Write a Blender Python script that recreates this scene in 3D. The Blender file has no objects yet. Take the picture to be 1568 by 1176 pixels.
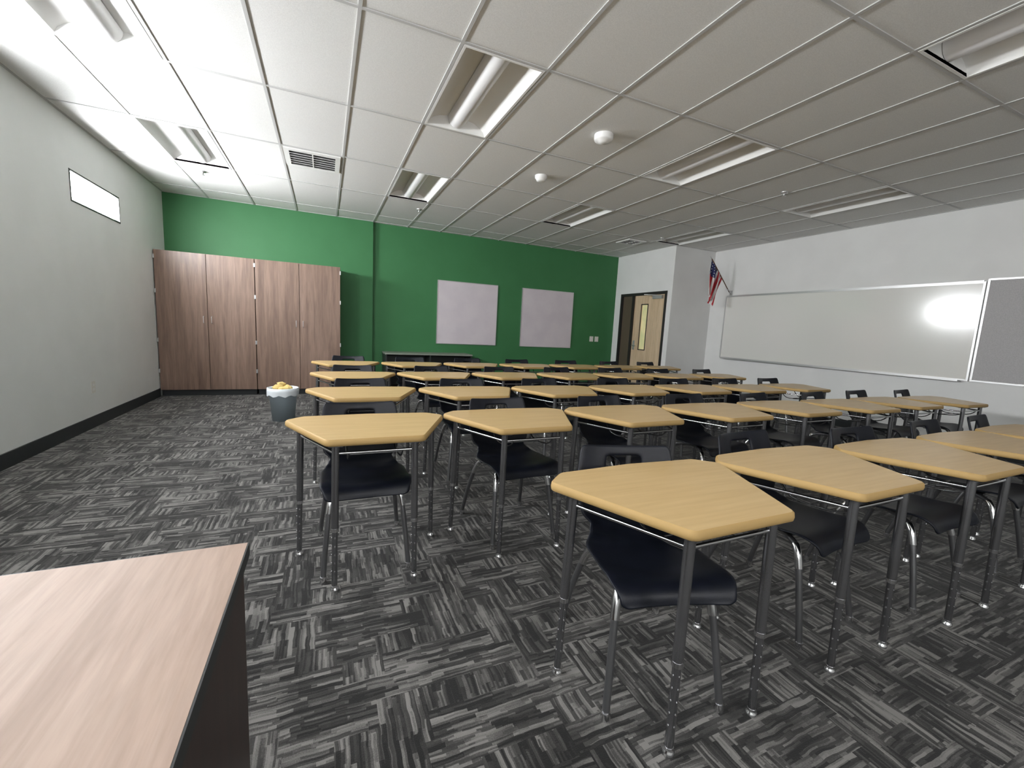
import bpy, bmesh, math, random
from mathutils import Vector, Matrix
random.seed(7)
g=0.6096
H=3.011; XL=-2.22; YB=8.28; YB1=8.20; XD=6.253; YC=6.50; XW=7.32; YF=-2.2
X0=0.193; Y0=2.82
scn=bpy.context.scene
scn.view_settings.view_transform='Standard'
scn.view_settings.look='None'
scn.view_settings.exposure=0.0

# ---------------------------------------------------------------- materials
def mat(name,col=(.5,.5,.5),rough=.6,metal=0,emit=None,estr=0,spec=None,coat=0):
    m=bpy.data.materials.new(name);m.use_nodes=True
    b=m.node_tree.nodes['Principled BSDF']
    b.inputs['Base Color'].default_value=(*col,1);b.inputs['Roughness'].default_value=rough
    b.inputs['Metallic'].default_value=metal
    if spec is not None:b.inputs['Specular IOR Level'].default_value=spec
    if coat:b.inputs['Coat Weight'].default_value=coat
    if emit:
        b.inputs['Emission Color'].default_value=(*emit,1);b.inputs['Emission Strength'].default_value=estr
    return m
def N(m,t,**kw):
    n=m.node_tree.nodes.new(t)
    for k,v in kw.items():setattr(n,k,v)
    return n
def L(m,a,b):m.node_tree.links.new(a,b)
def noise_mat(name,c1,c2,scale=(1,1,1),ns=5,rough=.6,detail=4,bump=0,bscale=200,lo=.35,hi=.65,metal=0,coat=0,spec=None):
    m=mat(name,c1,rough,metal,coat=coat,spec=spec);b=m.node_tree.nodes['Principled BSDF']
    tc=N(m,'ShaderNodeTexCoord');mp=N(m,'ShaderNodeMapping');mp.inputs['Scale'].default_value=scale
    n=N(m,'ShaderNodeTexNoise');n.inputs['Scale'].default_value=ns;n.inputs['Detail'].default_value=detail
    r=N(m,'ShaderNodeValToRGB');r.color_ramp.elements[0].color=(*c1,1);r.color_ramp.elements[1].color=(*c2,1)
    r.color_ramp.elements[0].position=lo;r.color_ramp.elements[1].position=hi
    L(m,tc.outputs['Object'],mp.inputs[0]);L(m,mp.outputs[0],n.inputs['Vector']);L(m,n.outputs[0],r.inputs[0]);L(m,r.outputs[0],b.inputs['Base Color'])
    if bump:
        n2=N(m,'ShaderNodeTexNoise');n2.inputs['Scale'].default_value=bscale
        L(m,tc.outputs['Object'],n2.inputs['Vector'])
        bp=N(m,'ShaderNodeBump');bp.inputs['Strength'].default_value=bump;bp.inputs['Distance'].default_value=.002
        L(m,n2.outputs[0],bp.inputs['Height']);L(m,bp.outputs[0],b.inputs['Normal'])
    return m
M_white=noise_mat('paint_white',(.75,.75,.735),(.79,.79,.775),ns=2,rough=.75,bump=.25,bscale=90)
M_left=noise_mat('paint_grey_white',(.78,.80,.78),(.82,.84,.82),ns=2,rough=.7,bump=.25,bscale=90)
M_green=noise_mat('paint_green',(.036,.165,.056),(.041,.180,.063),ns=2,rough=.6,bump=.25,bscale=90)
M_base=mat('rubber_baseboard',(.022,.026,.028),.5)
M_tile=noise_mat('acoustic_tile',(.69,.69,.67),(.77,.77,.75),ns=160,rough=.9,bump=.4,bscale=300)
M_tbar=mat('tbar_paint',(.50,.50,.49),.6)
M_fix=mat('fixture_enamel',(.82,.82,.80),.4)
M_lens=mat('fixture_lens',(.78,.78,.78),.3)
M_dark=mat('dark_void',(.02,.02,.02),.8)
M_frame=mat('door_frame_black',(.018,.017,.016),.45)
M_alu=mat('aluminium',(.62,.62,.62),.35,.8)
M_chrome=mat('chrome',(.78,.78,.79),.18,1.0)
M_leg=mat('leg_gunmetal',(.27,.27,.28),.26,.9)
M_leg2=mat('chair_leg',(.24,.24,.25),.28,.85)
M_plastic=noise_mat('navy_plastic',(.004,.0055,.010),(.006,.0075,.014),ns=20,rough=.42,bump=.15,bscale=500,spec=.35)
M_desk=noise_mat('maple_laminate',(.55,.375,.17),(.62,.44,.215),scale=(1,14,1),ns=3,rough=.34,lo=.3,hi=.7)
M_deskedge=mat('desk_edge_tan',(.44,.29,.115),.6,spec=.3)
M_board=mat('whiteboard_surface',(.76,.75,.71),.13,spec=.9)
M_panel=noise_mat('poster_board',(.62,.56,.60),(.67,.61,.64),ns=3,rough=.7)
M_tack=noise_mat('tackboard_fabric',(.42,.41,.41),(.50,.49,.49),ns=120,rough=.95)
M_plate=mat('switch_plate',(.75,.74,.68),.4)
M_black=mat('black_laminate',(.02,.022,.022),.4)
M_greytop=mat('grey_top',(.22,.24,.20),.4)
M_skys=[mat('daylight_pane',(1,1,1),.5,emit=(.95,.97,1.0),estr=s) for s in(160,130,80,45)]
M_fillpane=mat('daylight_pane_large',(1,1,1),.5,emit=(.98,.98,.98),estr=7)  # glowing pane for the added fill windows behind the camera
def wood(name,c1,c2,c3,axis,rough=.4,k=1.0,mul=.35):
    m=mat(name,c1,rough);b=m.node_tree.nodes['Principled BSDF']
    tc=N(m,'ShaderNodeTexCoord')
    sc={'Z':(9,9,.55),'Y':(9,.7,9),'X':(.7,9,9)}[axis];sc=tuple(q*k for q in sc)
    mp=N(m,'ShaderNodeMapping');mp.inputs['Scale'].default_value=sc
    n=N(m,'ShaderNodeTexNoise');n.inputs['Scale'].default_value=1.6;n.inputs['Detail'].default_value=6;n.inputs['Roughness'].default_value=.62;n.inputs['Distortion'].default_value=.6
    r=N(m,'ShaderNodeValToRGB');cr=r.color_ramp
    cr.elements[0].position=.3;cr.elements[0].color=(*c1,1);cr.elements[1].position=.72;cr.elements[1].color=(*c3,1)
    e=cr.elements.new(.5);e.color=(*c2,1)
    n2=N(m,'ShaderNodeTexNoise');n2.inputs['Scale'].default_value=9;n2.inputs['Detail'].default_value=5
    mx=N(m,'ShaderNodeMixRGB',blend_type='MULTIPLY');mx.inputs[0].default_value=mul
    L(m,tc.outputs['Object'],mp.inputs[0]);L(m,mp.outputs[0],n.inputs['Vector']);L(m,mp.outputs[0],n2.inputs['Vector'])
    L(m,n.outputs[0],r.inputs[0]);L(m,r.outputs[0],mx.inputs[1])
    r2=N(m,'ShaderNodeValToRGB');r2.color_ramp.elements[0].color=(.55,.55,.55,1);r2.color_ramp.elements[0].position=.35;r2.color_ramp.elements[1].position=.6
    L(m,n2.outputs[0],r2.inputs[0]);L(m,r2.outputs[0],mx.inputs[2]);L(m,mx.outputs[0],b.inputs['Base Color'])
    return m
M_cab=wood('cabinet_walnut',(.15,.093,.067),(.22,.142,.105),(.29,.195,.148),'Z')
M_teach=wood('teacher_desk_top_wood',(.34,.235,.18),(.40,.285,.225),(.46,.34,.275),'Y',rough=.5,k=1.6,mul=.2)
M_teachside=wood('teacher_desk_side_wood',(.03,.014,.011),(.045,.021,.016),(.06,.028,.02),'Z')
M_oak=wood('door_oak',(.58,.42,.26),(.66,.50,.33),(.74,.58,.40),'Z')

# carpet
def carpet():
    m=mat('carpet_tile',(.05,.05,.05),.95,spec=.1);b=m.node_tree.nodes['Principled BSDF']
    b.inputs['Sheen Weight'].default_value=.12;b.inputs['Sheen Roughness'].default_value=.5
    tc=N(m,'ShaderNodeTexCoord');sx=N(m,'ShaderNodeSeparateXYZ');L(m,tc.outputs['Object'],sx.inputs[0])
    def mth(op,a,b_=None,c=None):
        n=N(m,'ShaderNodeMath',operation=op)
        for i,q in enumerate((a,b_,c)):
            if q is None:continue
            if isinstance(q,(int,float)):n.inputs[i].default_value=q
            else:L(m,q,n.inputs[i])
        return n.outputs[0]
    def wn(a,b_,z=0.):
        cb=N(m,'ShaderNodeCombineXYZ');L(m,a,cb.inputs[0])
        if b_ is not None:L(m,b_,cb.inputs[1])
        cb.inputs[2].default_value=z
        n=N(m,'ShaderNodeTexWhiteNoise');L(m,cb.outputs[0],n.inputs['Vector']);return n.outputs['Value']
    wob=N(m,'ShaderNodeTexNoise');wob.inputs['Scale'].default_value=9;L(m,tc.outputs['Object'],wob.inputs['Vector'])
    wv=mth('MULTIPLY_ADD',wob.outputs[0],.02,-.01)
    def dash(u,v,w,l,z):
        vi=mth('FLOOR',mth('DIVIDE',mth('ADD',v,wv),w))
        off=mth('MULTIPLY',wn(vi,None,z),9)
        ui=mth('FLOOR',mth('ADD',mth('DIVIDE',u,l),off))
        return wn(ui,vi,z+3)
    X,Y=sx.outputs[0],sx.outputs[1]
    def comb(u,v,z):
        return mth('ADD',mth('MULTIPLY',dash(u,v,.007,.09,z),.38),mth('MULTIPLY',dash(u,v,.015,.16,z+7),.62))
    a=comb(X,Y,1.);c=comb(Y,X,21.)
    def cell(q,r_,s,k):
        band=mth('FLOOR',mth('DIVIDE',r_,s));o=mth('MULTIPLY',wn(band,None,k),5)
        return mth('FLOOR',mth('ADD',mth('DIVIDE',q,s*1.4),o)),band
    bx,by=cell(X,Y,.10,31.)
    sel=mth('GREATER_THAN',wn(bx,by,50.),.5)
    mx=N(m,'ShaderNodeMix');mx.data_type='FLOAT';L(m,sel,mx.inputs[0]);L(m,a,mx.inputs[2]);L(m,c,mx.inputs[3])
    big=N(m,'ShaderNodeTexNoise');big.inputs['Scale'].default_value=4;big.inputs['Detail'].default_value=4;L(m,tc.outputs['Object'],big.inputs['Vector'])
    v=mth('ADD',mx.outputs[0],mth('MULTIPLY_ADD',big.outputs[0],.8,-.4))
    v=mth('ADD',v,mth('MULTIPLY_ADD',wn(bx,by,77.),.10,-.05))
    fz=N(m,'ShaderNodeTexNoise');fz.inputs['Scale'].default_value=260;L(m,tc.outputs['Object'],fz.inputs['Vector'])
    v=mth('ADD',v,mth('MULTIPLY_ADD',fz.outputs[0],.3,-.15))
    r=N(m,'ShaderNodeValToRGB');cr=r.color_ramp
    cr.elements[0].position=.22;cr.elements[0].color=(.022,.0215,.021,1);cr.elements[1].position=.88;cr.elements[1].color=(.225,.217,.205,1)
    e=cr.elements.new(.55);e.color=(.068,.066,.063,1)
    L(m,v,r.inputs[0]);L(m,r.outputs[0],b.inputs['Base Color'])
    bp=N(m,'ShaderNodeBump');bp.inputs['Strength'].default_value=.5;bp.inputs['Distance'].default_value=.004
    L(m,fz.outputs[0],bp.inputs['Height']);L(m,bp.outputs[0],b.inputs['Normal'])
    return m
M_carpet=carpet()

# ---------------------------------------------------------------- mesh builder
class B:
    def __init__(s):
        s.v=[];s.f=[];s.mi=[];s.mats=[];s.sm=[]
    def m(s,mt):
        if mt not in s.mats:s.mats.append(mt)
        return s.mats.index(mt)
    def add(s,vs,fs,mt,smooth=False):
        o=len(s.v);s.v+= [tuple(p) for p in vs];i=s.m(mt)
        for f in fs:s.f.append(tuple(o+k for k in f));s.mi.append(i);s.sm.append(smooth)
    def box(s,x0,x1,y0,y1,z0,z1,mt,M=None):
        vs=[Vector((x,y,z)) for z in(z0,z1) for y in(y0,y1) for x in(x0,x1)]
        if M is not None:vs=[M@p for p in vs]
        s.add(vs,[(0,2,3,1),(4,5,7,6),(0,1,5,4),(2,6,7,3),(0,4,6,2),(1,3,7,5)],mt)
    def tube(s,pts,r,mt,n=10,cap=True):
        pts=[Vector(p) for p in pts];rs=r if isinstance(r,(list,tuple)) else [r]*len(pts)
        vs=[];prev=None
        for i,p in enumerate(pts):
            if i==0:d=pts[1]-p
            elif i==len(pts)-1:d=p-pts[i-1]
            else:d=(pts[i+1]-p).normalized()+(p-pts[i-1]).normalized()
            d.normalize()
            if prev is None:
                u=d.orthogonal().normalized()
            else:
                u=(prev-d*prev.dot(d)).normalized()
            prev=u;w=d.cross(u)
            for k in range(n):
                a=2*math.pi*k/n;vs.append(p+rs[i]*(math.cos(a)*u+math.sin(a)*w))
        fs=[]
        for i in range(len(pts)-1):
            for k in range(n):
                fs.append((i*n+k,i*n+(k+1)%n,(i+1)*n+(k+1)%n,(i+1)*n+k))
        s.add(vs,fs,mt,True)
        if cap:
            s.add(vs[:n],[tuple(range(n-1,-1,-1))],mt);s.add(vs[-n:],[tuple(range(n))],mt)
    def obj(s,name,bevel=0,loc=(0,0,0),rz=0,autos=False):
        me=bpy.data.meshes.new(name);me.from_pydata(s.v,[],s.f)
        for mt in s.mats:me.materials.append(mt)
        for p,i,q in zip(me.polygons,s.mi,s.sm):p.material_index=i;p.use_smooth=q
        me.validate();me.update()
        o=bpy.data.objects.new(name,me);bpy.context.collection.objects.link(o);o.location=loc;o.rotation_euler[2]=rz
        if bevel:
            bv=o.modifiers.new('bevel','BEVEL');bv.width=bevel;bv.segments=2;bv.limit_method='ANGLE'
        return o
def bezier(p,n=8):
    P=[Vector(q) for q in p];out=[]
    for i in range(len(P)-1):
        a=P[max(i-1,0)];b=P[i];c=P[i+1];d=P[min(i+2,len(P)-1)]
        for k in range(n):
            t=k/n
            out.append(.5*((2*b)+(-a+c)*t+(2*a-5*b+4*c-d)*t*t+(-a+3*b-3*c+d)*t**3))
    out.append(P[-1]);return out

# ---------------------------------------------------------------- room shell
b=B();b.box(XL-.2,XW+.2,YF-.2,YB+.2,-.1,0,M_carpet);b.obj('floor')
xs=[X0+k*g for k in range(-4,13)]
xs=[x for x in xs if XL<x<XW];xs=[XL]+xs+[XW]
ys=[Y0+2*g*k for k in range(-5,5)];ys=[y for y in ys if YF<y<YB];ys=[YF]+ys+[YB+.05]
fixX=[X0-3*g,X0+g,X0+5*g,X0+9*g]
fixY=[Y0-8*g,Y0-4*g,Y0,Y0+4*g]
b=B();zt=H+.006
for i in range(len(xs)-1):
    for j in range(len(ys)-1):
        if any(abs(xs[i]-fx)<.03 for fx in fixX) and any(abs(ys[j]-fy)<.03 for fy in fixY):continue
        b.add([(xs[i],ys[j],zt),(xs[i+1],ys[j],zt),(xs[i+1],ys[j+1],zt),(xs[i],ys[j+1],zt)],[(0,3,2,1)],M_tile)
b.add([(XL-.2,YF-.2,H+.3),(XW+.2,YF-.2,H+.3),(XW+.2,YB+.2,H+.3),(XL-.2,YB+.2,H+.3)],[(0,3,2,1)],M_dark)
b.obj('ceiling')
b=B()
for x in xs[1:-1]:b.box(x-.011,x+.011,YF,YB,H,H+.02,M_tbar)
for j,y in enumerate(ys[1:-1]):
    b.box(XL,XW,y-.011,y+.011,H+.0005,H+.02,M_tbar)
b.box(XL,XL+.02,YF,YB,H,H+.02,M_tbar);b.box(XL,XD,YB1-.02,YB1,H,H+.02,M_tbar);b.box(XW-.02,XW,YF,YC,H,H+.02,M_tbar)
b.obj('trim_ceiling_grid')

# left wall with windows
WZ0,WZ1=2.245,2.545
wins=[(5.60,6.68),(3.16,4.24),(.72,1.80),(-1.72,-.64)]  # last two are out of view, added to brighten the room
b=B();T=.16
b.box(XL-T,XL,YF-T,YB+T,0,WZ0,M_left);b.box(XL-T,XL,YF-T,YB+T,WZ1,H+.3,M_left)
ed=[YF-T]+[e for w in sorted(wins) for e in w]+[YB+T]
for i in range(0,len(ed),2):b.box(XL-T,XL,ed[i],ed[i+1],WZ0,WZ1,M_left)
b.obj('wall_left')
for k,(y0,y1) in enumerate(wins):
    b=B();xo=XL-.035;e=.018
    b.box(xo-.03,XL+.004,y0,y0+e,WZ0,WZ1,M_frame);b.box(xo-.03,XL+.004,y1-e,y1,WZ0,WZ1,M_frame)
    b.box(xo-.03,XL+.004,y0+e,y1-e,WZ0,WZ0+e,M_frame);b.box(xo-.03,XL+.004,y0+e,y1-e,WZ1-e,WZ1,M_frame)
    b.box(xo-.02,xo-.01,y0+e,y1-e,WZ0+e,WZ1-e,M_skys[k])
    b.obj('window_%d'%(k+1))
b=B();b.box(XL-T,.80,YB1,YB1+T+.1,0,H+.3,M_green);b.box(.80,XD,YB,YB+T,0,H+.3,M_green);b.obj('wall_back')
DY0,DY1,DZ=6.62,8.06,2.16
b=B();b.box(XD,XD+.14,YC,DY0,0,H+.3,M_white);b.box(XD,XD+.14,DY1,YB+T,0,H+.3,M_white);b.box(XD,XD+.14,DY0,DY1,DZ,H+.3,M_white)
b.obj('wall_door_side')
b=B();b.box(XD+.14,XW+.16,YC,YC+.14,0,H+.3,M_white);b.obj('wall_alcove')
b=B();b.box(XW,XW+.16,YF-T,YC,0,H+.3,M_white);b.obj('wall_right')
# front wall (behind the camera) with glowing windows added as fill light
fw_=[(-1.5,.2),(1.0,2.7)];fz0,fz1=1.55,2.6
b=B();b.box(XL,XW,YF-T,YF,0,fz0,M_white);b.box(XL,XW,YF-T,YF,fz1,H+.3,M_white)
ed=[XL]+[e for w in fw_ for e in w]+[XW]
for i in range(0,len(ed),2):b.box(ed[i],ed[i+1],YF-T,YF,fz0,fz1,M_white)
b.obj('wall_front')
for k,(x0,x1) in enumerate(fw_):
    b=B();yo=YF-.05;e=.04
    for a,c in((x0,x0+e),(x1-e,x1),((x0+x1)/2-.02,(x0+x1)/2+.02)):b.box(a,c,yo-.03,yo+.02,fz0+e,fz1-e,M_frame)
    b.box(x0,x1,yo-.03,yo+.02,fz0,fz0+e,M_frame);b.box(x0,x1,yo-.03,yo+.02,fz1-e,fz1,M_frame)
    b.box(x0+e,x1-e,yo-.02,yo-.01,fz0+e,fz1-e,M_fillpane);b.obj('window_%d'%(k+5))
b=B();b.box(XL,XL+.012,YF,7.66,0,.12,M_base);b.obj('baseboard_left')
b=B();b.box(.24,.80,YB1-.012,YB1,0,.11,M_base);b.box(.80,XD,YB-.012,YB,0,.11,M_base);b.obj('baseboard_back')
b=B();b.box(XW-.012,XW,YF,YC,0,.11,M_base);b.obj('baseboard_right')
b=B();b.box(XD-.012,XD,YC-.012,DY0-.06,0,.11,M_base);b.box(XD,XW-.012,YC-.012,YC,0,.11,M_base);b.obj('baseboard_alcove')

# door assembly
b=B();fw=.055;x0,x1=XD-.015,XD+.11
b.box(x0,x1,DY0-.0,DY0+fw,0,DZ,M_frame);b.box(x0,x1,DY1-fw,DY1,0,DZ,M_frame);b.box(x0,x1,DY0+fw,DY1-fw,DZ-fw,DZ,M_frame)
ym=7.60;b.box(x0,x1,ym,ym+fw,0,DZ-fw,M_frame)
b.box(x0,x1,ym+fw,DY1-fw,0,.10,M_frame)
b.obj('trim_door_frame')
M_glassdark=mat('sidelight_glass',(.11,.085,.06),.08)  # warm brown reflection painted into the glass colour
b=B();b.box(XD+.03,XD+.04,ym+fw,DY1-fw,.10,DZ-fw,M_glassdark);b.obj('window_sidelight')
b=B();dx0,dx1=XD+.02,XD+.065;y0,y1=DY0+fw+.003,ym-.003;z1=DZ-fw-.004
ly0,ly1=y0+.50,y0+.68
b.box(dx0,dx1,y0,ly0,.008,z1,M_oak);b.box(dx0,dx1,ly1,y1,.008,z1,M_oak);b.box(dx0,dx1,ly0,ly1,.008,.95,M_oak);b.box(dx0,dx1,ly0,ly1,1.9,z1,M_oak)
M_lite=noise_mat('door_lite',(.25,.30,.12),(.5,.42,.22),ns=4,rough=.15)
_b=M_lite.node_tree.nodes['Principled BSDF'];_b.inputs['Emission Color'].default_value=(.55,.52,.30,1);_b.inputs['Emission Strength'].default_value=.55  # light beyond the door, put into the pane as glow
b.box(dx0+.015,dx0+.02,ly0,ly1,.95,1.9,M_lite)
for a,c,e,f in((ly0-.02,ly0,.93,1.92),(ly1,ly1+.02,.93,1.92)):b.box(dx0-.008,dx0,a,c,e,f,M_frame)
b.box(dx0-.008,dx0,ly0,ly1,.93,.95,M_frame);b.box(dx0-.008,dx0,ly0,ly1,1.9,1.92,M_frame)
b.box(dx0-.01,dx0,y1-.10,y1-.04,.93,1.13,M_alu)
b.tube([(dx0-.01,y1-.07,1.02),(dx0-.055,y1-.07,1.02),(dx0-.06,y1-.19,1.02)],.011,M_alu)
b.box(dx0-.06,dx0-.0,y0+.05,y0+.32,z1-.09,z1-.02,M_alu)
b.tube([(dx0-.03,y0+.2,z1-.02),(dx0-.25,y0+.35,z1-.015),(x0,y0+.5,z1+.01)],.01,M_alu)
b.obj('door_1',bevel=.003)

# ---------------------------------------------------------------- ceiling fixtures
def fixture():
    b=B();w=g-.03;l=2*g-.03;x0,x1=-w/2,w/2;yl=l/2
    for X in(-1,1):
        b.box(min(X*w/2,X*(w/2-.018)),max(X*w/2,X*(w/2-.018)),-yl,yl,-.002,.02,M_fix)
    for Y in(-1,1):
        b.box(-w/2+.018,w/2-.018,min(Y*yl,Y*(yl-.018)),max(Y*yl,Y*(yl-.018)),-.002,.02,M_fix)
    xi=w/2-.018;yi=yl-.018
    prof=[(-xi,.0),(-xi+.015,.035),(-xi+.06,.07),(-.16,.095),(-.105,.105),(.105,.105),(.16,.095),(xi-.06,.07),(xi-.015,.035),(xi,.0)]
    n=len(prof);vs=[(x,-yi,z) for x,z in prof]+[(x,yi,z) for x,z in prof]
    b.add(vs,[(i,i+1,n+i+1,n+i) for i in range(n-1)],M_fix,True)
    for s in(0,1):
        b.add([vs[s*n+i] for i in range(n)],[tuple(range(n))],M_fix)
    cp=[(.085*math.cos(a),.10-.085*math.sin(a)) for a in[math.pi*k/12 for k in range(13)]]
    n=13;vs=[(x,-yi+.004,z) for x,z in cp]+[(x,yi-.004,z) for x,z in cp]
    b.add(vs,[(i,i+1,n+i+1,n+i) for i in range(n-1)],M_lens,True)
    for s in(0,1):b.add([vs[s*n+i] for i in range(n)],[tuple(range(n))],M_lens)
    b.box(-w/2+.02,w/2-.02,-yl+.02,yl-.02,.112,.14,M_fix)
    return b.obj('ceiling_troffer_light')
first=fixture();fm=first.data;k=0
for fx in fixX:
    for fy in fixY:
        o=first if k==0 else bpy.data.objects.new('ceiling_troffer_light',fm)
        if k: bpy.context.collection.objects.link(o)
        o.location=(fx+g/2,fy+g,H);k+=1
def vent(name,cx,cy,s):
    b=B();h=s/2;z=H-.004
    b.box(cx-h,cx+h,cy-h,cy-h+.05,z-.004,H+.005,M_fix);b.box(cx-h,cx+h,cy+h-.05,cy+h,z-.004,H+.005,M_fix)
    b.box(cx-h,cx-h+.05,cy-h+.05,cy+h-.05,z-.004,H+.005,M_fix);b.box(cx+h-.05,cx+h,cy-h+.05,cy+h-.05,z-.004,H+.005,M_fix)
    b.box(cx-h+.04,cx+h-.04,cy-h+.04,cy+h-.04,H+.001,H+.005,M_dark)
    n=max(3,int((s-.1)/.06))
    for i in range(n):
        y=cy-h+.06+(s-.12)*i/(n-1)
        M=Matrix.Translation((cx,y,z+.0))@Matrix.Rotation(math.radians(35),4,'X')
        b.box(-h+.05,h-.05,-.014,.014,-.0015,.0015,M_fix,M)
    b.box(cx-.006,cx+.006,cy-h+.05,cy+h-.05,z-.006,z+.002,M_fix)
    b.obj(name)
vent('ceiling_air_vent',X0-g/2,5.26+g/2,.56)
vent('ceiling_air_vent',X0+8.5*g,6.78,.40)
def disc(name,cx,cy,prof,mt=M_fix):
    b=B();n=24;vs=[];fs=[]
    for r,z in prof:
        for k in range(n):a=2*math.pi*k/n;vs.append((cx+r*math.cos(a),cy+r*math.sin(a),H+z))
    for i in range(len(prof)-1):
        for k in range(n):fs.append((i*n+k,i*n+(k+1)%n,(i+1)*n+(k+1)%n,(i+1)*n+k))
    fs.append(tuple(range((len(prof)-1)*n,len(prof)*n)))
    b.add(vs,fs,mt,True);b.obj(name)
disc('ceiling_wifi_dome',2.31,3.42,[(.085,.008),(.085,-.03),(.078,-.045),(.05,-.05),(.045,-.06),(.01,-.065)])
disc('ceiling_smoke_detector',2.30,4.62,[(.07,.008),(.07,-.02),(.055,-.035),(.05,-.05),(.03,-.058),(.005,-.06)])
for p in[(-1.4,6.75),(1.35,6.9),(5.0,3.55),(2.6,1.25),(5.6,6.2)]:
    disc('ceiling_sprinkler',p[0],p[1],[(.04,.008),(.04,-.006),(.012,-.008),(.01,-.035),(.022,-.037),(.02,-.042)],M_alu)

# ---------------------------------------------------------------- cabinets
cy=7.66
for (xa,xb) in((XL+.012,-.985),(-.977,.236)):
    b=B();d=.02
    b.box(xa+.01,xb-.01,cy+.05,YB1-.004,0,.09,M_base)
    b.box(xa,xa+d,cy+.02,YB1-.004,.09,2.105,M_cab);b.box(xb-d,xb,cy+.02,YB1-.004,.09,2.105,M_cab)
    b.box(xa+d,xb-d,cy+.02,YB1-.004,.09,.11,M_cab);b.box(xa+d,xb-d,cy+.02,YB1-.004,2.085,2.105,M_cab)
    b.box(xa+d,xb-d,YB1-.02,YB1-.006,.11,2.085,M_cab)
    xm=(xa+xb)/2
    b.box(xa+.002,xm-.003,cy,cy+.019,.095,2.103,M_cab);b.box(xm+.003,xb-.002,cy,cy+.019,.095,2.103,M_cab)
    for sx in(-1,1):
        hx=xm+sx*.05
        b.tube([(hx,cy,1.10),(hx,cy-.03,1.105),(hx,cy-.03,1.195),(hx,cy,1.20)],.005,M_alu,n=6)
    for hx in(xa,xb):
        for z in(.35,.8,1.5,1.98):
            b.box(hx-.008,hx+.008,cy-.008,cy+.01,z,z+.06,M_alu)
    b.obj('storage_cabinet',bevel=.0015)

for xa,xb in((2.018,3.259),(3.837,5.083)):
    b=B();b.box(xa,xb,YB-.018,YB-.001,.895,2.108,M_panel)
    e=.012
    b.box(xa-e,xa,YB-.022,YB-.001,.883,2.12,M_alu);b.box(xb,xb+e,YB-.022,YB-.001,.883,2.12,M_alu)
    b.box(xa,xb,YB-.022,YB-.001,.883,.895,M_alu);b.box(xa,xb,YB-.022,YB-.001,2.108,2.12,M_alu)
    b.obj('wall_pinboard')
b=B()
for x in(5.66,5.80):
    b.box(x-.05,x+.05,YB-.008,YB,1.05,1.17,M_plate);b.box(x-.012,x+.012,YB-.012,YB-.008,1.08,1.14,M_fix)
b.obj('light_switch',bevel=.002)
b=B();b.box(XL,XL+.007,5.70,5.78,.36,.48,M_plate);b.box(XL+.007,XL+.009,5.72,5.76,.385,.41,M_fix);b.box(XL+.007,XL+.009,5.72,5.76,.43,.455,M_fix);b.obj('wall_outlet',bevel=.002)

# whiteboard + tackboard
b=B();wy0,wy1,wz0,wz1=2.495,6.10,.908,2.082
b.box(XW-.018,XW-.001,wy0,wy1,wz0,wz1,M_board)
e=.02
b.box(XW-.026,XW-.001,wy0-e,wy0,wz0-e,wz1+e,M_alu);b.box(XW-.026,XW-.001,wy1,wy1+e,wz0-e,wz1+e,M_alu)
b.box(XW-.026,XW-.001,wy0,wy1,wz1,wz1+.035,M_alu);b.box(XW-.026,XW-.001,wy0,wy1,wz0-e,wz0,M_alu)
b.box(XW-.09,XW-.001,wy0+.05,wy1-.05,wz0-e-.012,wz0-e,M_alu);b.box(XW-.09,XW-.085,wy0+.05,wy1-.05,wz0-e,wz0-e+.012,M_alu)
b.obj('whiteboard')
b=B();ty0,ty1=1.20,2.44
b.box(XW-.018,XW-.001,ty0,ty1,wz0,wz1+.03,M_tack)
b.box(XW-.026,XW-.001,ty1,ty1+.02,wz0-e,wz1+.05,M_alu);b.box(XW-.026,XW-.001,ty0-.02,ty0,wz0-e,wz1+.05,M_alu)
b.box(XW-.026,XW-.001,ty0,ty1,wz1+.03,wz1+.05,M_alu);b.box(XW-.026,XW-.001,ty0,ty1,wz0-e,wz0,M_alu)
b.obj('tackboard')

# ---------------------------------------------------------------- flag
M_red=mat('flag_red',(.42,.02,.03),.8);M_fw=mat('flag_white',(.7,.68,.66),.8);M_pole=mat('pole_wood',(.12,.06,.03),.4)
M_blue=mat('flag_blue',(.015,.02,.09),.8)
b=B();FY=6.03;p0=Vector((7.27,FY,2.165));p1=Vector((6.70,FY,2.755));d=(p1-p0).normalized()
b.tube([p0+d*.02,p1],.009,M_pole);b.tube([p1,p1+d*.05],[.012,.003],M_alu)
b.box(XW-.012,XW-.001,FY-.03,FY+.03,2.122,2.21,M_alu);b.tube([(XW-.01,FY,2.15),p0+d*.10],.014,M_alu)
nu,nv=39,36;vs=[];hl=.46;fl=.66
for i in range(nu+1):
    u=i/nu;P=p1-d*(hl*(1-u))-d*.01
    for j in range(nv+1):
        v=j/nv
        amp=.04*min(1,v*3+.15)
        X=P.x
        Y=P.y+amp*math.sin(u*15+v*2.2)+.03*math.sin(u*7-1)*v
        X=X+(6.66-X)*.50*v
        Z=P.z-fl*v+.12*v*(1-u)-.02*math.sin(u*6)*v
        vs.append((X,Y,Z))
W=nv+1
for i in range(nu):
    st=min(12,i//3)
    for j in range(nv):
        u=(i+.5)/nu;v=(j+.5)/nv
        q=[vs[i*W+j],vs[(i+1)*W+j],vs[(i+1)*W+j+1],vs[i*W+j+1]]
        if u>.46 and v<.42:
            mt=M_blue
            if i%4==1 and j%3==1:mt=M_fw
        else: mt=M_red if st%2==0 else M_fw
        b.add(q,[(0,1,2,3)],mt,True)
b.obj('american_flag')

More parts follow.
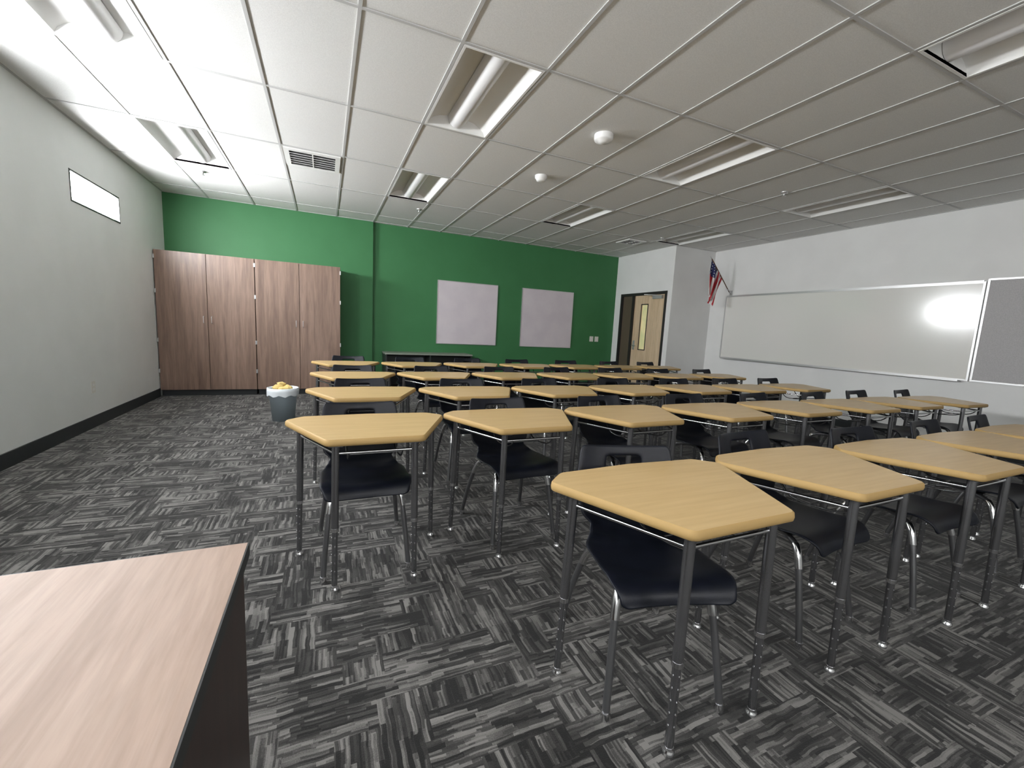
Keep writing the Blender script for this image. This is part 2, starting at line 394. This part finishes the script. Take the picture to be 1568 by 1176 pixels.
# ---------------------------------------------------------------- bin
b=B();n=32
prof=[(.0,.004),(.118,.004),(.122,.0),(.155,.36),(.165,.362),(.165,.39),(.158,.395),(.15,.385),(.12,.02),(0,.02)]
M_bin=mat('bin_bluegrey_plastic',(.62,.74,.82),.5);M_bag=mat('bin_liner',(.80,.85,.88),.35)
vs=[];fs=[]
for r,z in prof:
    for k in range(n):a=2*math.pi*k/n;vs.append((r*math.cos(a),r*math.sin(a),z))
for i in range(len(prof)-1):
    for k in range(n):fs.append((i*n+k,i*n+(k+1)%n,(i+1)*n+(k+1)%n,(i+1)*n+k))
b.add(vs,fs,M_bin,True)
vs=[];fs=[]
rr=[(.150,.37),(.160,.400),(.172,.398),(.176,.36),(.172,.31)]
for i,(r,z) in enumerate(rr):
    for k in range(n):a=2*math.pi*k/n;q=r+.004*math.sin(k*2.4+i);vs.append((q*math.cos(a),q*math.sin(a),z+(.012*math.sin(k*1.7) if i==4 else 0)))
for i in range(len(rr)-1):
    for k in range(n):fs.append((i*n+k,i*n+(k+1)%n,(i+1)*n+(k+1)%n,(i+1)*n+k))
b.add(vs,fs,M_bag,True)
M_yel=mat('crumpled_yellow_paper',(.68,.50,.18),.7)
for cx,cy_,cz,r in((-.05,.0,.40,.06),(.04,.03,.39,.055),(.02,-.05,.385,.05),(-.02,.05,.43,.045)):
    bm=bmesh.new();bmesh.ops.create_icosphere(bm,subdivisions=2,radius=r)
    V=[]
    for v in bm.verts:
        k=1+random.uniform(-.22,.22);V.append((v.co.x*k*1.2+cx,v.co.y*k+cy_,v.co.z*k*.7+cz))
    b.add(V,[tuple(v.index for v in f.verts) for f in bm.faces],M_yel);bm.free()
b.box(-.10,.10,-.10,.10,.30,.34,M_yel)
b.obj('waste_bin',loc=(-.47,5.75,0))

# ---------------------------------------------------------------- low bookcase by green wall
b=B();xa,xb,ya,yb=.98,2.62,7.80,YB-.014
b.box(xa,xb,ya,yb,.68,.71,M_greytop)
b.box(xa+.01,xa+.035,ya+.01,yb,0,.68,M_black);b.box(xb-.035,xb-.01,ya+.01,yb,0,.68,M_black);b.box((xa+xb)/2-.012,(xa+xb)/2+.012,ya+.01,yb,0,.68,M_black)
for z in(.06,.36):b.box(xa+.035,xb-.035,ya+.012,yb,z,z+.02,M_black)
b.box(xa+.035,xb-.035,yb-.012,yb-.002,0,.68,M_black)
b.obj('low_bookcase',bevel=.002)

# ---------------------------------------------------------------- teacher desk
b=B();xa,xb,ya,yb=-1.70,-.157,.26,1.018
b.box(xa,xb,ya,yb,.722,.75,M_teach)
e=.003
b.box(xb,xb+e,ya-e,yb+e,.720,.7495,M_black);b.box(xa-e,xa,ya-e,yb+e,.720,.7495,M_black)
b.box(xa,xb,yb,yb+e,.720,.7495,M_black);b.box(xa,xb,ya-e,ya,.720,.7495,M_black)
b.box(xb-.03,xb-.006,ya+.02,yb-.02,0.01,.722,M_teachside);b.box(xa+.01,xa+.034,ya+.02,yb-.02,0.01,.722,M_teachside)
b.box(xa+.034,xb-.03,yb-.06,yb-.04,.15,.722,M_teachside)
b.box(xb-.43,xb-.03,ya+.03,yb-.06,.08,.722,M_teachside)
for z in(.10,.31,.52):
    b.box(xb-.42,xb-.04,ya+.012,ya+.03,z,z+.19,M_teachside);b.box(xb-.28,xb-.18,ya-.005,ya+.012,z+.13,z+.14,M_alu)
for x in(xa+.022,xb-.018):
    for y in(ya+.06,yb-.06):b.box(x-.012,x+.012,y-.02,y+.02,0,.01,M_black)
b.obj('teacher_desk')

# ---------------------------------------------------------------- student desk mesh
def rounded(poly,r,n=6):
    out=[];m=len(poly)
    for i in range(m):
        p=Vector(poly[i]);a=(Vector(poly[i-1])-p).normalized();c=(Vector(poly[(i+1)%m])-p).normalized()
        rr=r[i];h=a.angle(c)/2;t=rr/math.tan(h)
        s=p+a*t;e=p+c*t
        cen=p+(a+c).normalized()*(rr/math.sin(h))
        a0=math.atan2(s.y-cen.y,s.x-cen.x);a1=math.atan2(e.y-cen.y,e.x-cen.x)
        dd=(a1-a0+math.pi)%(2*math.pi)-math.pi
        for k in range(n+1):
            an=a0+dd*k/n;out.append((cen.x+rr*math.cos(an),cen.y+rr*math.sin(an)))
    return out
def student_desk():
    b=B()
    poly=[(-.215,0),(.215,0),(.415,.45),(.33,.53),(0,.55),(-.33,.53),(-.415,.45)]
    rad=[.035,.035,.04,.05,.3,.05,.04]
    pl=rounded(poly,rad);n=len(pl)
    def ring(s,z):
        out=[]
        for i,(x,y) in enumerate(pl):
            p=Vector((x,y));q=Vector(pl[i-1]);r=Vector(pl[(i+1)%n]);t=(r-q)
            nn=Vector((t.y,-t.x)).normalized();p=p-nn*s;out.append((p.x,p.y,z))
        return out
    zt=.725
    rings=[ring(.010,zt-.032),ring(.002,zt-.028),ring(0,zt-.018),ring(.002,zt-.005),ring(.008,zt)]
    vs=sum(rings,[]);fs=[]
    for i in range(len(rings)-1):
        for k in range(n):fs.append((i*n+k,i*n+(k+1)%n,(i+1)*n+(k+1)%n,(i+1)*n+k))
    b.add(vs,fs,M_deskedge,True)
    b.add(rings[-1],[tuple(range(n))],M_desk);b.add(rings[0],[tuple(range(n-1,-1,-1))],M_black)
    legs=[(-.335,.41),(-.175,.05),(.175,.05),(.335,.41)]
    for (x,y) in legs:
        cx,cy_=x*.0,.25;dx,dy=(x-cx)*.04,(y-cy_)*.06
        top=Vector((x,y,zt-.03));bot=Vector((x+dx,y+dy,.022))
        mid=top.lerp(bot,.60)
        b.tube([top,mid],.0165,M_leg,n=12)
        b.tube([mid,mid.lerp(bot,.02)],[.0165,.0135],M_leg,n=12)
        b.tube([mid,bot],.0132,M_leg,n=12)
        for k in range(5):
            q=mid.lerp(bot,.12+.15*k);b.tube([q+Vector((0,-.0125,0)),q+Vector((0,-.0148,0))],.0035,M_chrome,n=8)
            b.tube([q+Vector((-.0125,0,0)),q+Vector((-.0148,0,0))],.0035,M_chrome,n=8)
        b.tube([bot+Vector((0,0,.004)),bot+Vector((0,0,-.008)),bot+Vector((0,0,-.010)),(bot.x,bot.y,0)],[.015,.015,.018,.018],M_chrome,n=12)
        b.tube([mid+Vector((0,0,.012)),mid+Vector((0,0,-.004))],.0175,M_chrome,n=12)
    zz=zt-.075;LG=[Vector((x,y,zz)) for x,y in legs]
    for a,c in((0,1),(1,2),(2,3)):
        b.tube([LG[a],LG[c]],.007,M_chrome,n=8)
    b.tube([LG[0]+Vector((0,0,.03)),LG[3]+Vector((0,0,.03))],.009,M_leg,n=8)
    for x in(-.12,.12):b.tube(bezier([(x,.05,zz),(x,.12,zz-.05),(x,.3,zz-.06),(x,.38,zz+.02)],4),.0045,M_leg,n=6)
    b.tube([(-.12,.22,zz-.06),(.12,.22,zz-.06)],.0045,M_leg,n=6)
    for (x,y) in legs:
        b.box(x-.03,x+.03,y-.03,y+.03,zt-.038,zt-.031,M_leg)
    return b
# ---------------------------------------------------------------- chair mesh
def chair():
    b=B()
    pts=[(-.235,.400),(-.222,.432),(-.18,.447),(-.08,.436),(.06,.430),(.14,.442),(.19,.480),(.218,.55),(.245,.65),(.285,.775)]
    pr=bezier([(0,y,z) for y,z in pts],5);n=len(pr)
    def width(t):
        ks=[(0,.17),(.05,.195),(.2,.215),(.42,.215),(.55,.175),(.63,.165),(.74,.20),(.88,.215),(.97,.20),(1,.185)]
        for (a,wa),(c,wc) in zip(ks,ks[1:]):
            if t<=c:
                s=(t-a)/(c-a);s=s*s*(3-2*s);return wa+(wc-wa)*s
        return ks[-1][1]
    nx=16;vs=[]
    for i,p in enumerate(pr):
        t=i/(n-1);w=width(t)
        if i in(0,):d=pr[1]-p
        elif i==n-1:d=p-pr[i-1]
        else:d=pr[i+1]-pr[i-1]
        d.normalize();nn=Vector((0,-d.z,d.y))
        for k in range(nx+1):
            u=-1+2*k/nx
            curv=(.022 if t<.5 else .035)*u*u
            vs.append(Vector((w*u,p.y,p.z))+nn*curv)
    fs=[]
    W=nx+1
    for i in range(n-1):
        for k in range(nx):
            t=(i+.5)/(n-1);u=-1+2*(k+.5)/nx
            if .895<t<.945 and abs(u)<.36:continue
            fs.append((i*W+k,i*W+k+1,(i+1)*W+k+1,(i+1)*W+k))
    me=bpy.data.meshes.new('tmp');me.from_pydata([tuple(v) for v in vs],[],fs);me.update()
    o=bpy.data.objects.new('tmp',me);bpy.context.collection.objects.link(o)
    s=o.modifiers.new('s','SOLIDIFY');s.thickness=.011;s.offset=0
    s2=o.modifiers.new('b','SUBSURF');s2.levels=1;s2.render_levels=1
    dg=bpy.context.evaluated_depsgraph_get();ev=o.evaluated_get(dg).to_mesh()
    b.add([tuple(v.co) for v in ev.vertices],[tuple(p.vertices) for p in ev.polygons],M_plastic,True)
    bpy.data.objects.remove(o)
    for s in(-1,1):
        f=bezier([(s*.09,-.02,.415),(s*.13,-.10,.41),(s*.165,-.155,.375),(s*.185,-.195,.20),(s*.20,-.225,.02)],5)
        r=bezier([(s*.09,.04,.415),(s*.13,.10,.41),(s*.165,.145,.375),(s*.195,.215,.20),(s*.215,.265,.02)],5)
        for q in(f,r):
            b.tube(q,.0125,M_leg2,n=10)
            b.tube(q[8:13],.0155,M_chrome,n=10)
            e=q[-1];b.tube([e+Vector((0,0,.008)),(e.x,e.y,0.0)],[.0150,.0165],M_chrome,n=10)
        b.box(s*.09-.02,s*.09+.02,-.10,.12,.412,.426,M_leg2)
    b.tube([(-.13,-.08,.405),(.13,-.08,.405)],.009,M_leg2,n=8);b.tube([(-.13,.09,.405),(.13,.09,.405)],.009,M_leg2,n=8)
    return b
DB=student_desk();CB=chair()
d0=DB.obj('student_desk');c0=CB.obj('student_chair')
dm,cm=d0.data,c0.data
rows=[(.77,[1.12+.83*k for k in range(5)]),(1.94,[.215+.83*k for k in range(8)]),(2.98,[.27+.83*k for k in range(7)]),
      (4.10,[.27+.83*k for k in range(7)]),(5.32,[.25+.835*k for k in range(7)])]
first=True
for ri,(yn,cols) in enumerate(rows):
    for ci,x in enumerate(cols):
        if first:o,c=d0,c0
        else:
            o=bpy.data.objects.new('student_desk',dm);c=bpy.data.objects.new('student_chair',cm)
            bpy.context.collection.objects.link(o);bpy.context.collection.objects.link(c)
        jy=0 if first else random.uniform(-.02,.02)
        o.location=(x,yn+jy,0);o.rotation_euler[2]=0 if first else random.uniform(-.012,.012)
        a=random.uniform(-.10,.10);cx=x+random.uniform(-.03,.02);cyy=yn+jy+.36+random.uniform(0,.05)
        if ri==0 and ci==0:a=-.28;cx=x-.04;cyy=yn+.36
        if ri==1 and ci==0:a=0.0;cx=x-.03;cyy=yn+jy+.35
        c.location=(cx,cyy,0);c.rotation_euler[2]=a
        first=False

w=bpy.data.worlds.new('world');scn.world=w;w.use_nodes=True
w.node_tree.nodes['Background'].inputs[0].default_value=(.6,.7,.8,1);w.node_tree.nodes['Background'].inputs[1].default_value=.6

# ---------------------------------------------------------------- camera
s,p,r=[math.radians(v) for v in(24.094,7.397,2.934)]
F=Vector((math.sin(s)*math.cos(p),math.cos(s)*math.cos(p),-math.sin(p)))
R0=Vector((math.cos(s),-math.sin(s),0));U0=R0.cross(F)
R=math.cos(r)*R0+math.sin(r)*U0;U=math.cos(r)*U0-math.sin(r)*R0
cam=bpy.data.cameras.new('camera');cam.sensor_width=36;cam.lens=645.745/1568*36;cam.clip_start=.05
co=bpy.data.objects.new('camera',cam);bpy.context.collection.objects.link(co)
co.matrix_world=Matrix.Translation((0,0,1.241))@Matrix((R,U,-F)).transposed().to_4x4()
scn.camera=co
